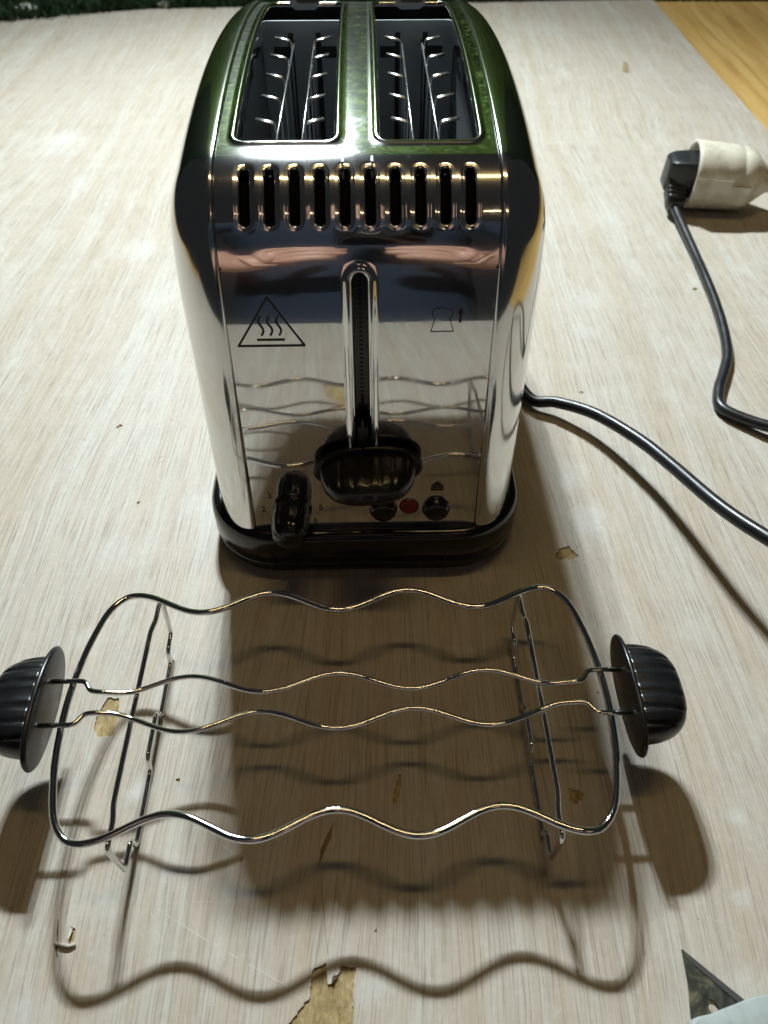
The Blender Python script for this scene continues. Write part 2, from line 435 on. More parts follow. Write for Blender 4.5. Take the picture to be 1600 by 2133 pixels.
# artificial grass behind the table
gw = obj('grass_mat_backing', *boxvf(-150,150,200.5,203,-60,235), M['mat_back'], smooth=False)
rg=random.Random(11); V=[];F=[]
def blade_at(x,y,z,L,nrm):
    o=len(V); d=Vector((rg.gauss(0,.55),nrm*rg.uniform(.4,1),rg.gauss(.1,.55))).normalized()
    s=d.cross(Vector((rg.uniform(-1,1),rg.uniform(-1,1),rg.uniform(-1,1)))).normalized()*rg.uniform(.22,.40)
    b=Vector((x,y,z)); m1=b+d*L*.55; tip=b+d*L+Vector((0,0,-L*.25))
    V.extend([b-s,b+s,m1+s*.8,m1-s*.8,tip]); F.extend([(o,o+1,o+2,o+3),(o+3,o+2,o+4)])
for i in range(52000):
    blade_at(rg.uniform(-85,75), 200.4, rg.uniform(-10,205), rg.uniform(2.8,6.5), -1)
WV,WF=V,F; V=[];F=[]
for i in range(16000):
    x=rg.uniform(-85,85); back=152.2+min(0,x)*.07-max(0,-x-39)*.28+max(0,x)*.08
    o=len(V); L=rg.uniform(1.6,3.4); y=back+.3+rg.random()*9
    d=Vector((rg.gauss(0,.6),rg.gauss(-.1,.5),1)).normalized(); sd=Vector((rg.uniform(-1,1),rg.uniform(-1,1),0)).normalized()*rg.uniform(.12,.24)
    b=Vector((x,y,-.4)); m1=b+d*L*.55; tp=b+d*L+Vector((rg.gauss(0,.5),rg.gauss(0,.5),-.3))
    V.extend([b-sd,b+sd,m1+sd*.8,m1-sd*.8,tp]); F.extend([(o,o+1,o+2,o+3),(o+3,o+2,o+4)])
gr=obj('artificial_grass',WV,WF,M['grass'],smooth=False)
ge=obj('shaded_grass_edging',V,F,mat('shaded_grass_dark',(.020,.055,.015),.7),smooth=False); tag(ge,'grass strip along the far edge of the board, coloured dark for shade',kind='stuff')  # low grass blades, near-black green stands for the shade on them
tag(gw,'dark backing of the artificial grass behind the table',kind='structure')
tag(gr,'green artificial grass standing up behind the table',kind='stuff')

# ------------------------------------------------------------------ toaster
TO = empty('toaster', (-1.46,47.5,0), math.radians(1.25))
tag(TO,'polished steel two-slot toaster on black base, front panel facing camera','toaster')
HX=6.3                                     # half width of the centre strip
prof=[]                                    # (y, z, ny, nz) with outward normal
LEAN=math.radians(6.0); YB,ZB=-17.25,2.9
# side profile as (distance along it, lean in degrees): leaning front, gentle bend, shoulder, arched top
TK=[(0.,6.),(13.5,6.),(17.0,16.),(21.45,78.3),(22.6,79.8)]
def tilt(s):
    for (a,p),(b,q) in zip(TK,TK[1:]):
        if s<=b+1e-9: return math.radians(p+(q-p)*(s-a)/(b-a))
    return math.radians(79.8)+(s-22.6)/RA
_y=YB
for _i in range(2000): _y+=math.sin(tilt((_i+.5)*22.6/2000))*22.6/2000
RA=-_y/math.sin(math.radians(10.2)); SH=22.6+RA*math.radians(10.2)
NP_=420; PP=[(YB,ZB)]; ds=SH/NP_
for i in range(NP_):
    a=tilt((i+.5)*ds); PP.append((PP[-1][0]+math.sin(a)*ds, PP[-1][1]+math.cos(a)*ds))
YM=PP[-1][0]; PP=[(y-YM,z) for y,z in PP]; YB=PP[0][0]
PP=PP+[(-y,z) for y,z in reversed(PP[:-1])]
cum=[ds*i for i in range(len(PP))]; STOT=cum[-1]
def prof_at(s):
    s=min(max(s,0),STOT-1e-6); i=min(int(s/ds),len(PP)-2); t=s/ds-i
    y=PP[i][0]*(1-t)+PP[i+1][0]*t; z=PP[i][1]*(1-t)+PP[i+1][1]*t
    if s<SH: a=tilt(s); n=(-math.cos(a),math.sin(a))
    else: a=tilt(STOT-s); n=(math.cos(a),math.sin(a))
    return y,z,n
# frame of the leaning front panel: local y=-17 is its face, local z runs up it
MPAN=Matrix.Translation(Vector((0,YB,ZB)))@Matrix.Rotation(-LEAN,4,'X')@Matrix.Translation(Vector((0,17.0,-ZB)))
def P3(s,x,d=0.):
    """point on the strip, d = depth below the surface"""
    y,z,n=prof_at(s); return Vector((x,y-n[0]*d,z-n[1]*d))
NX=120; CW=11.1/NX                         # 0.0925
marg=[HX-(HX-5.55)*k/8 for k in range(8)]   # 6.3 .. >5.55
XS=[-m for m in marg]+[-5.55+CW*i for i in range(NX+1)]+list(reversed(marg))
SVv=[];SFf=[]
def plain(xs,ss):
    o=len(SVv); n=len(xs)
    for s in ss:
        for x in xs: SVv.append(P3(s,x))
    for i in range(len(ss)-1):
        for k in range(n-1): SFf.append((o+i*n+k,o+i*n+k+1,o+(i+1)*n+k+1,o+(i+1)*n+k))
def lin(a,b,n): return [a+(b-a)*i/n for i in range(n+1)]
def cell(xs,ss,cx,cs,hx,hs,r,prof_ed,mid=4):
    """grid cell with a rounded opening; prof_ed = [(distance outside opening edge, depth)]"""
    x0,x1,s0,s1=xs[0],xs[-1],ss[0],ss[-1]
    bd=[(x,s0) for x in xs[:-1]]+[(x1,s) for s in ss[:-1]]+[(x,s1) for x in xs[:0:-1]]+[(x0,s) for s in ss[:0:-1]]
    n=len(bd)
    def loop(e):
        out=[]
        for x,s in bd:
            # normalise per side so that the opening may sit off-centre
            u=(x-cx)/((x1-cx) if x>cx else (cx-x0)); v=(s-cs)/((s1-cs) if s>cs else (cs-s0))
            qx,qs=u*hx,v*hs
            kx=max(-(hx-r),min(hx-r,qx)); ks=max(-(hs-r),min(hs-r,qs))
            dx,ds=qx-kx,qs-ks; L=math.hypot(dx,ds) or 1e-9
            out.append((cx+kx+dx/L*(r+e), cs+ks+ds/L*(r+e)))
        return out
    e0=prof_ed[0][0]; first=loop(e0); rings=[]
    for k in range(mid):
        t=k/mid; rings.append([P3(a[1]*(1-t)+b[1]*t,a[0]*(1-t)+b[0]*t,0.) for a,b in zip(bd,first)])
    for e,d in prof_ed: rings.append([P3(s,x,d) for x,s in loop(e)])
    o=len(SVv)
    for rg_ in rings: SVv.extend(rg_)
    for i in range(len(rings)-1):
        for k in range(n):
            k2=(k+1)%n
            SFf.append((o+i*n+k,o+i*n+k2,o+(i+1)*n+k2,o+(i+1)*n+k))
def roll(w,dp,n=7,straight=.5):
    out=[]
    for k in range(n+1):
        a=PI/2*k/n; out.append((w*(1-math.sin(a)), dp*(1-math.cos(a))))
    out.append((0.,dp+straight*.5)); out.append((0.,dp+straight)); return out
iL=8+NX//2-12; iR=8+NX//2+12
sA1=lin(2.5,17.1,150)
plain(XS,lin(0,2.5,25))
plain(XS[:iL+1],sA1); plain(XS[iR:],sA1)
ridge=[(.52,0.),(.46,-.015),(.40,-.05),(.34,-.10),(.27,-.145),(.20,-.16),(.13,-.145),(.07,-.10),(.03,-.04),(.0,.06),(0.,.3),(0.,.7)]
cell(XS[iL:iR+1],sA1,0.,9.55,.33,6.3,.33,ridge,5)
sB=lin(17.1,21.35,44)
plain(XS[:9],sB); plain(XS[8+NX:],sB)
vent=[(.24,0.),(.19,.006),(.14,.02)]+[(e,.02+d) for e,d in roll(.10,.10,6,.35)]
for k in range(10):
    xs=XS[8+12*k:8+12*k+13]
    cell(xs,sB,(xs[0]+xs[-1])/2,19.27,.215,1.33,.215,vent,3)
S1=STOT-21.35; sC=lin(21.35,S1,150)
ii=2; cxm=8+NX//2
slot=[(.42,0.),(.34,-.015),(.27,-.045),(.20,-.06)]+[(e,-.06+d) for e,d in roll(.16,.22,6,.8)]
yc=STOT/2; hs=SH-22.5
plain(XS[:ii+1],sC); plain(XS[len(XS)-1-ii:],sC)
cell(XS[cxm:len(XS)-ii],sC,3.28,yc,2.22,hs,.42,slot,4)
cell(XS[ii:cxm+1],sC,-3.28,yc,2.22,hs,.42,slot,4)
plain(XS,lin(S1,STOT,150))
# turned-down edges of the strip
for sg in (-1,1):
    o=len(SVv); ss=lin(0,STOT,400); prf=[(HX,0.),(HX+.02,.02),(HX+.025,.25)]
    for s in ss:
        for x,d in prf: SVv.append(P3(s,sg*x,d))
    for i in range(400):
        for k in range(2):
            q=(o+i*3+k,o+i*3+k+1,o+i*3+k+4,o+i*3+k+3); SFf.append(q if sg>0 else q[::-1])
strip=clean(obj('front_and_top_panel',SVv,SFf,M['chrome'],TO),.002)
strip['label']='mirror steel centre panel with ten vents and two bread slots'
# side shells
def hw(z): return 8.95-.20*max(0.,min(1.,(17-z)/13))
def side_shell(sg):
    idx=list(range(0,len(PP),2)); V=[];F=[]
    prof_x=[(HX+.03,.22,0),(HX+.03,.02,0),(HX+.04,-.04,0),(HX+.08,-.085,0),(HX+.15,-.10,0)]
    na=20; ring=len(prof_x)+na; W=HX+.15
    ss=[cum[i] for i in idx]
    for s in ss:
        y,z,n=prof_at(s)
        for x,d,_ in prof_x: V.append(Vector((sg*x,y-n[0]*d,z-n[1]*d)))
        for k in range(1,na+1):
            a=PI/2*k/na; ex=1.0
            x=W+(hw(z)-W)*math.sin(a)**ex; d=-.10+3.7*(1-math.cos(a)**ex if k<na else 1)
            V.append(Vector((sg*x,y-n[0]*d,z-n[1]*d)))
    for i in range(len(ss)-1):
        for k in range(ring-1):
            q=(i*ring+k,i*ring+k+1,(i+1)*ring+k+1,(i+1)*ring+k); F.append(q if sg>0 else q[::-1])
    # flat cheek: rows joining equal heights front and back
    N=len(ss); half=N//2; nc=10; o=len(V)
    for i in range(half+1):
        a=V[i*ring+ring-1]; b=V[(N-1-i)*ring+ring-1]
        for k in range(nc+1):
            t=k/nc; p=a.lerp(b,t); V.append(p+Vector((sg*.10*math.sin(PI*t)**.7,0,0)))
    for i in range(half):
        for k in range(nc):
            q=(o+i*(nc+1)+k,o+i*(nc+1)+k+1,o+(i+1)*(nc+1)+k+1,o+(i+1)*(nc+1)+k); F.append(q if sg>0 else q[::-1])
    return clean(obj('side_shell',V,F,M['shell'],TO),.0015)
side_shell(-1); side_shell(1)
# base
def base_ring(off,z,r=4.3): return rrect(9.42+off,18.05+off,max(r+off,.5),12,z)
rings=[base_ring(o_,z) for z,o_ in [(.22,-1.0),(.22,-.42),(.30,-.26),(.75,-.10),(1.22,-.04),(1.26,-.14),(1.34,-.14),(1.38,-.01),(2.2,.0),(2.8,-.02),(3.12,-.08),(3.34,-.20),(3.46,-.38),(3.50,-.60),(3.47,-.72),(3.47,-1.2),(3.47,-6)]]
V,F=loft(rings); base=obj('base',V,F,M['black'],TO)
# vertical joint lines in the front of the base
for x in (-5.5,4.7):
    obj('base_seam',*boxvf(x-.03,x+.03,-18.085,-18.0,.5,1.9),M['dark'],base,smooth=False)
for sx in (-6.8,6.8):
    for sy in (-14.5,14.5):
        rr_=[[Vector((sx+r*math.cos(2*PI*k/16),sy+r*math.sin(2*PI*k/16),z)) for k in range(16)] for z,r in ((0,.75),(.08,.85),(.6,.9))]
        obj('foot',*loft(rr_),M['grip'],TO)
# black skirt between the base lip and panel
obj('skirt',*loft([rrect(7.7,16.0,3.6,10,z) for z in (2.56,3.5)]),M['dark'],TO)
# inside: slot walls, guards
FW=6.75
for sg in (-1,1):
    x0,x1=(.72,5.95)
    cx=3.3*sg
    def q(a,b): return (min(a*sg,b*sg),max(a*sg,b*sg))
    xa,xb=q(x0,x1)
    end=obj('slot_end_plate',*boxvf(xa,xb,FW,FW+.1,5,22.95),M['slotmetal'],TO,smooth=False)
    # openings in the end plate
    for dx in (-.85,.85):
        obj('guard_opening',*boxvf(cx+dx-.16,cx+dx+.16,FW-.012,FW-.002,10,22.3),M['dark'],end,smooth=False)
        w0,w1=(cx+dx+.16,cx+dx+1.1) if dx>0 else (cx+dx-1.1,cx+dx-.16)
        obj('plate_window',*boxvf(w0,w1,FW-.012,FW-.002,20.9,21.55),M['dark'],end,smooth=False)
    pl=rrect(.2,3.2,.2,6); obj('carriage_opening',[Vector((cx-.1*sg+v.x,FW-.013,14.9+v.y)) for v in pl],[tuple(range(len(pl)))],M['dark'],end,smooth=False)
    obj('slot_near_plate',*boxvf(xa,xb,-12.9,-12.8,5,21.75),M['slotmetal'],TO,smooth=False)
    a,b=q(.60,.70); obj('element_sheet',*boxvf(a,b,-12.8,FW,5,22.6),M['slotmetal'],TO,smooth=False)
    a,b=q(5.98,6.08); obj('element_sheet',*boxvf(a,b,-12.8,FW,5,22.2),M['slotmetal'],TO,smooth=False)
    obj('slot_floor',*boxvf(xa,xb,-12.8,FW,4.9,5.0),M['dark'],TO,smooth=False)
    # bright bracket hanging at the far end
    br=[Vector((cx+x,FW+2.2+(z-23.4)*-.55,z)) for x,z in ((-1.1,24.0),(-.85,23.1),(-.6,22.9),(.6,22.9),(.85,23.1),(1.1,24.0))]
    n=len(br); obj('end_bracket',br+[v+Vector((0,.12,0)) for v in br],[tuple(range(n)),tuple(range(2*n-1,n-1,-1))]+[(i,i+n,(i+1)%n+n,(i+1)%n) for i in range(n)],M['chrome'],TO,smooth=False)
    for side in (-1,1):
        xw=cx+.72*side
        parts=[tube([(xw-.10*side,-12.7,21.9),(xw-.10*side,FW,21.9)],.065,8)]
        for k in range(6):
            y=-10.9+3.19*k
            for dy in (0,.17):
                path=fillet([(xw,y+dy,7),(xw,y+dy,22.3),(xw+.95*side,y+dy,22.5)],.16,4)
                parts.append(tube(path,.06,8))
        obj('bread_guard',*merge(*parts),M['guard'],TO)
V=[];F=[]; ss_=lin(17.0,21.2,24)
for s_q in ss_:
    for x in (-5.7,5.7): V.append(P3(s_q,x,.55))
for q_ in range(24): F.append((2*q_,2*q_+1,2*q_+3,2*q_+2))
M['shade_black']=mat('cavity_shade_black',(.004,.004,.005),.8,spec=.1)  # black that stands for shade inside the toaster
obj('vent_light_block',V,F,M['shade_black'],TO)  # added sheet under the vents, stops light passing through and keeps them dark
for sg in (-1,1):
    obj('rear_shade_sheet',*boxvf(min(.9*sg,5.7*sg),max(.9*sg,5.7*sg),10.55,10.62,20,22.75),M['shade_black'],TO,smooth=False)  # added black sheet, paints the shade at the far slot end
    obj('rear_shade_plate',*boxvf(min(.65*sg,6.0*sg),max(.65*sg,6.0*sg),FW+.12,12.3,21.9,22.0),M['dark'],TO,smooth=False)  # added dark plate, stands for shade beyond the end plate
# lever channel backing with teeth
V,F=boxvf(-.8,.8,-16.35,-16.25,5,19.5); parts=[(V,F)]
for k in range(52): parts.append(boxvf(-.07,.07,-16.42,-16.34,6.6+k*.24,6.72+k*.24))
obj('lever_channel',*xf(merge(*parts),MPAN),M['black'],TO,smooth=False)
# printed marks
def mark(name,polys,parent=TO,y=-17.02):
    V=[];F=[]
    for p in polys:
        o=len(V); V+=[(x,y,z) for x,z in p]; F.append(tuple(range(o,o+len(p))))
    return obj(name,[P3(v[2]-ZB,v[0],-.025) for v in V],F,M['print'],parent,smooth=False)
def stroke(pts,w):
    out=[]
    pts=[Vector(p) for p in pts]
    for i in range(len(pts)-1):
        d=(pts[i+1]-pts[i]).normalized(); nrm=Vector((-d.y,d.x))*w/2; e=d*w*.25
        out.append([tuple(pts[i]-nrm-e),tuple(pts[i+1]-nrm+e),tuple(pts[i+1]+nrm+e),tuple(pts[i]+nrm-e)])
    return out
def loopstroke(pts,w): return stroke(list(pts)+[pts[0]],w)
T=[(-5.88,15.25),(-2.71,15.25),(-4.29,17.72)]
pol=loopstroke(T,.105)
for k in (-.42,0.,.42):
    pol+=stroke([(-4.29+k+.10*math.sin(t*2*PI/1.0)*1.,15.82+.95*t) for t in [i/10 for i in range(11)]],.10)
pol+=stroke([(-4.93,15.57),(-3.66,15.57)],.11)
mark('hot_surface_mark',pol)
cxs,czs=3.86,15.9
brd=[(-.52,0),(.56,.0),(.47,.32),(.36,.66),(.50,.84),(.48,1.04),(.3,1.16),(0,1.2),(-.3,1.17),(-.47,1.04),(-.47,.84),(-.34,.66),(-.43,.32)]
pol=loopstroke([(cxs+x,czs+z) for x,z in brd],.036)
mark('toast_mark',pol)
ax=cxs+.86; mark('arrow_mark',[[(ax-.055,czs+.45),(ax+.055,czs+.45),(ax+.055,czs+.95),(ax-.055,czs+.95)],[(ax-.15,czs+.92),(ax+.15,czs+.92),(ax,czs+1.22)]])
ex,ez=4.06,6.10
mark('eject_mark',[[(ex-.36,ez+.32),(ex+.36,ez+.32),(ex,ez+.66)],[(ex-.36,ez+.17),(ex+.36,ez+.17),(ex+.36,ez+.26),(ex-.36,ez+.26)],[(ex-.36,ez),(ex+.36,ez),(ex+.36,ez+.11),(ex-.36,ez+.11)]])
DX,DZ=-4.12,4.95
for ch,a in (('1',214),('2',180),('3',141),('4',90),('5',2),('6',-36)):
    cu=bpy.data.curves.new('dial_numeral','FONT'); cu.body=ch; cu.size=.56*U; cu.align_x='CENTER'; cu.align_y='CENTER'
    tmp=bpy.data.objects.new('numeral_outline',cu); C.objects.link(tmp); bpy.context.view_layer.update()
    me_=bpy.data.meshes.new_from_object(tmp.evaluated_get(bpy.context.evaluated_depsgraph_get())); bpy.data.objects.remove(tmp)
    me_.materials.clear(); me_.materials.append(M['print']); o=bpy.data.objects.new('dial_numeral',me_); C.objects.link(o); o.parent=TO
    rr_=1.62 if ch in '25' else 1.55
    o.location=(MPAN@Vector((DX+rr_*math.cos(math.radians(a)),-17.02,DZ-.05+rr_*math.sin(math.radians(a)))))*U; o.rotation_euler=(PI/2-LEAN,0,0)
# buttons
def round_part(name,x,z,prof_,m,parent=TO,seg=32,ripple=None):
    rings=[]
    for r,y in prof_:
        rings.append([Vector((x+(r*(1-(ripple(a_) if ripple and y<-15.25 else 0)))*math.cos(a_),y-2,z+(r*(1-(ripple(a_) if ripple and y<-15.25 else 0)))*math.sin(a_))) for a_ in [2*PI*k/seg for k in range(seg)]])
    V,F=loft(rings); o=obj(name,[MPAN@v for v in V],F,m,parent); return o
for x in (1.05,4.06):
    b_=round_part('push_button',x,4.80,[(.80,-14.9),(.80,-15.05),(.74,-15.09),(.70,-15.09),(.70,-15.28),(.66,-15.36),(.55,-15.41),(.3,-15.44),(.05,-15.45)],M['black'])
rb=round_part('indicator_button',2.52,4.98,[(.52,-14.9),(.52,-15.04),(.46,-15.09),(.30,-15.11),(.05,-15.115)],M['red']); rb['label']='small round red button'
round_part('indicator_bezel',2.52,4.98,[(.56,-14.95),(.56,-15.03),(.53,-15.04)],M['black'],rb)
# browning dial: ribbed barrel
def rip(a): return .05*(.5+.5*math.cos(a*14))**3
prof_=[(1.10,-14.95),(1.12,-15.06),(1.10,-15.14),(1.0,-15.17),(1.01,-15.26),(1.04,-15.6),(1.05,-16.2),(1.03,-16.7),(.99,-17.1),(.91,-17.36),(.76,-17.54),(.5,-17.64),(.05,-17.68)]
dial=round_part('browning_dial',DX,DZ,prof_,M['black'],TO,72,rip)
# grips shared by lever and rack
def flange_vf(hb,hc,th):
    """oval plate in the (b,c) plane, outward = +a ; coordinates (a,b,c)"""
    rings=[]
    n=48
    for a,k in ((0,.93),(.03,.98),(.10,1.),(th-.08,1.),(th-.02,.985),(th,.94)):
        rings.append([Vector((a,math.copysign(abs(math.cos(q))**.9,math.cos(q))*hb*k,math.copysign(abs(math.sin(q))**.9,math.sin(q))*hc*k)) for q in [2*PI*i/n for i in range(n)]])
    return loft(rings)
def grip_vf(L,hb,hc,a0,grooves=6):
    rings=[]; n=120; na=26
    for i in range(na+1):
        al=PI/2*i/na; a=a0+L*math.sin(al)**.9; r=max(math.cos(al),0.)**.55; rc=max(math.cos(al),0.)**.5
        ring=[]
        for k in range(n):
            q=2*PI*k/n; cb=math.copysign(abs(math.cos(q))**.72,math.cos(q)); cc=math.copysign(abs(math.sin(q))**.8,math.sin(q))
            b=hb*r*cb; c_=hc*rc*cc
            w=hb*1.62/grooves
            g=max(0.,math.cos(2*PI*b/w))**5 if abs(b)<hb*.84 else 0.
            fade=max(0.,min(1.,(math.radians(74)-al)/math.radians(22)))
            c_*=1-.11*g*fade
            ring.append(Vector((a-(.035*g if i>na*.55 else 0)*fade,b,c_)))
        rings.append(ring)
    return loft(rings)
lev=empty('lever',(0,0,0),0,TO)
Mlev=MPAN@Matrix.Translation(Vector((.22,-17.42,8.2)))@Matrix(((0,1,0,0),(-1,0,0,0),(0,0,1,0),(0,0,0,1)))@Matrix.Rotation(math.radians(3.5),4,'X')
obj('lever_flange',*xf(flange_vf(2.95,1.36,.26),Mlev),M['grip'],lev)
obj('lever_grip',*xf(grip_vf(2.55,2.55,1.0,.2),Mlev),M['grip'],lev)
st=merge(boxvf(-.26,.26,-17.5,-16.2,8.2,10.75),boxvf(-.06,.06,-17.72,-17.4,9.4,11.3))
obj('lever_stem',*xf(st,MPAN),M['grip'],lev,smooth=False)
# cord and plug
AX=Vector((*gp(1590,372,3.1),3.1))-Vector((*gp(1437,362,3.3),3.3)); AX.z=-.4; AX.normalize()
PO=Vector((*gp(1437,362,3.3),3.3))
side=AX.cross(Vector((0,0,1))).normalized(); upv=side.cross(AX).normalized()
def frame(o,a,b,c_): return Matrix(((a.x,b.x,c_.x,o.x),(a.y,b.y,c_.y,o.y),(a.z,b.z,c_.z,o.z),(0,0,0,1)))
MA=frame(PO,AX,side,upv)
PE=MA@Vector((-1.25,2.75,-2.27))
cp=[(9.2,50.5,1.4),(9.9,47.5,1.1),(11.0,45.35,.75),(12.6,44.66,1.1),(14.9,42.63,1.7),(17.02,39.14,2.4),(18.29,35.94,3.0),(19.7,31.4,4.0),(21.2,28.0,4.9),
    (24.5,22.5,6.2),(31,19.5,6.0),(38,23,4.4),(39,30.5,2.6),(34,36.8,1.7),(28.9,41.2,1.0),(26.3,43.2,.62)]
a_=gp(1503,845,.5); cp+=[(a_[0]-.05,a_[1]-.2,.5)]
for px,py,z in [(1497,815,.45),(1508,775,.45),(1515,740,.45),(1508,690,.45),(1490,630,.45),(1468,575,.5),(1446,525,.5)]:
    cp.append((*gp(px,py,z),z))
cp+=[tuple(PE),tuple(PE+Vector((0,.8,.7)))]
inv=Matrix.Rotation(-math.radians(1.25),4,'Z')@Matrix.Translation(Vector((1.46,-47.5,0)))
path=[inv@v for v in catmull(cp,9)]
cord=obj('power_cord',*tube(path,.42,14),M['cord'],TO)
# plug: boxy moulded body in socket mouth, ribbed strain relief
plug_parts=[]
rings=[]
for a,hb,hc,r in ((-2.5,1.0,1.2,.2),(-2.4,1.2,1.4,.22),(-1.7,1.6,1.6,.25),(-.2,1.85,1.75,.3),(1.5,2.0,2.0,1.2),(2.6,2.0,2.0,1.2)):
    rings.append([Vector((a,p.x+.1,p.y+.0)) for p in rrect(hb,hc,r,5)])
plug_parts.append(loft(rings))
rings=[]
ND=Vector((0,.76,-.65)); NS=Vector((0,.65,.76)); NO=Vector((-1.25,.1,0))
for c_,w in ((0.,1.12),(.9,1.12),(1.5,1.08),(1.55,.95),(1.72,.95),(1.76,1.05),(1.92,1.04),(1.96,.92),(2.12,.92),(2.16,1.0),(2.32,.98),(2.36,.88),(2.52,.88),(2.56,.95),(2.8,.92),(3.5,.80)):
    rings.append([NO+ND*c_+Vector((1,0,0))*p.x+NS*p.y for p in rrect(w,w*.85,.35,4)])
plug_parts.append(loft(rings))
MP=inv@MA
obj('plug',*xf(merge(*plug_parts),MP),M['cord'],cord)

# ------------------------------------------------------------------ extension socket
ES=empty('extension_socket',(PO.x,PO.y,0))
tag(ES,'cream plastic extension cord socket with a black plug in it','socket')
MS=Matrix.Translation(Vector((-PO.x,-PO.y,0)))@MA
def circ(a,r,n=40,dy=0,flat=0): return [Vector((a,r*math.cos(2*PI*k/n),max(r*math.sin(2*PI*k/n),-3.2)+dy)) for k in range(n)]
rings=[circ(a,r) for a,r in ((2.0,2.25),(.4,2.7),(0.,2.78),(-.10,2.86),(-.10,3.02),(0.,3.12),(.3,3.14),(1.2,3.12),(3.2,3.05),(4.3,3.0),(4.42,2.92),(4.5,2.98),(5.3,2.9),(5.9,2.6),(6.5,2.1),(7.1,1.6),(7.6,1.2),(8.0,1.02),(9.2,.92))]
sh=obj('shell',*xf(loft(rings),MS),M['cream'],ES)
V,F=boxvf(.1,3.4,-.12,.12,3.0,3.32)
Mr=MS@Matrix.Rotation(math.radians(-76),4,'X')
obj('guide_rib',*xf((V,F),Mr),M['cream'],sh,smooth=False)
for ang in (-100,):
    V,F=boxvf(3.5,5.3,-.95,.95,2.3,3.03); obj('grip_pad',*xf((V,F),MS@Matrix.Rotation(math.radians(ang),4,'X')),M['cream'],sh,smooth=False)
cpth=catmull([MS@Vector((9.0,0,0)),MS@Vector((11,.2,-.3)),MS@Vector((14,1,-1.4)),MS@Vector((18,3,-2.3)),MS@Vector((26,5,-2.4))],8)
obj('cable',*tube(cpth,.5,12),M['cream'],ES)

# ------------------------------------------------------------------ warming rack
RK=empty('warming_rack',(-2.16,18.54,0),math.radians(1.45))
tag(RK,'chromed wavy wire warming rack with black end grips, in front of toaster','rack')
ZR=4.35; PER=7.05
def vout(u): return 5.78-.58*math.cos(2*PI*u/PER)
half=[(u,vout(u)) for u in [i*.25 for i in range(0,43)]]     # to 10.5
end=[(10.95,6.30),(11.4,5.98),(11.78,5.45),(12.02,4.8),(12.22,4.0),(12.42,3.0),(12.56,1.8),(12.64,.6)]
q1=half+end
right=q1+[(u,-v) for u,v in reversed(q1)][0:-1]
ringp=[(u,v) for u,v in right]+[(-u,-v) for u,v in right]
ringp=[Vector((u,v,ZR)) for u,v in ringp]
# drop duplicate neighbours
rp=[p for i,p in enumerate(ringp) if (p-ringp[i-1]).length>.02]
rp=catmull(rp,2,True)
obj('outer_ring',*tube(rp,.165,12,True),M['wire'],RK)
def vin(u): return .98+.46*math.cos(2*PI*u/PER)
for sg in (1,-1):
    pts=[(14.2,1.12),(12.0,1.12)]
    mid=[(u,vin(u)) for u in [10.4-i*.2 for i in range(0,105)]]
    full=[Vector((u,v*sg,ZR+.30)) for u,v in [(14.4,1.14),(12.35,1.14),(11.95,1.12),(11.6,.60),(11.2,.54)]]+[Vector((u,v*sg,ZR+.30)) for u,v in mid]+[Vector((-u,v*sg,ZR+.30)) for u,v in [(11.2,.54),(11.6,.60),(11.95,1.12),(12.35,1.14),(14.4,1.14)]]
    for p in full:
        if abs(p.x)<9.5: p.z=ZR
        elif abs(p.x)<11: p.z=ZR+.30*(abs(p.x)-9.5)/1.5
    full[0:5]=fillet(full[0:6],.22,4)[:-1]; k=len(full)-6
    full[k:]=fillet(full[k:],.22,4)
    obj('inner_wire',*tube(full,.125,10),M['wire'],RK)
for sg in (-1,1):
    x=9.45*sg; zt=ZR-.29; W_=6.15
    pts=[(x,W_+.30,zt-.25),(x,W_+.05,zt),(x,5.0,zt),(x+.14*sg,4.3,zt),(x+.14*sg,-4.6,zt),(x,-5.3,zt),(x,-W_-.25,zt),(x,-W_-.35,zt-.25),
         (x,-W_-.2,1.15),(x,-5.05,1.1),(x,-4.95,.14),(x,-1.25,.14),(x,-1.0,1.0),(x,1.35,1.0),(x,1.6,.14),(x,4.9,.14),(x,5.1,1.05),(x,W_+.1,1.1)]
    obj('leg',*tube(fillet(pts,.28,5,True),.13,10,True),M['wire'],RK)
for sg in (-1,1):
    h=empty('handle',(13.55*sg,0,ZR+.02),0 if sg>0 else PI,RK)
    h.rotation_euler=(0,math.radians(-2),0 if sg>0 else PI)
    obj('flange',*flange_vf(3.12,1.5,.26),M['grip'],h)
    obj('grip',*grip_vf(2.35,2.5,1.25,.22),M['grip'],h)

# ------------------------------------------------------------------ scraper knife at the front edge
SK=empty('scraper_knife',(*gp(1480,2090),0),0)
tag(SK,'dark stained triangular blade with pale handle lying at front right','knife')
kx,ky=gp(1480,2090)
def kp(px,py,z): g=gp(px,py,0.1); return Vector((g[0]-kx,g[1]-ky,z))
bl_out=[kp(1420,1977,.1),kp(1434,2050,.1),kp(1443,2165,.1),kp(1640,2165,.1),kp(1556,2088,.1)]
hc_=kp(1487,2101,.1)
hole=[hc_+Vector((.20*math.cos(t_)-.0,.34*math.sin(t_),0)) for t_ in [2*PI*k/16 for k in range(16)]]
hole=[hc_+Matrix.Rotation(.35,3,'Z')@(v-hc_) for v in hole]
bo=flat_poly('blade',[(v.x,v.y) for v in bl_out],[[(v.x,v.y) for v in hole]],.14,.11,M['blade'],SK)
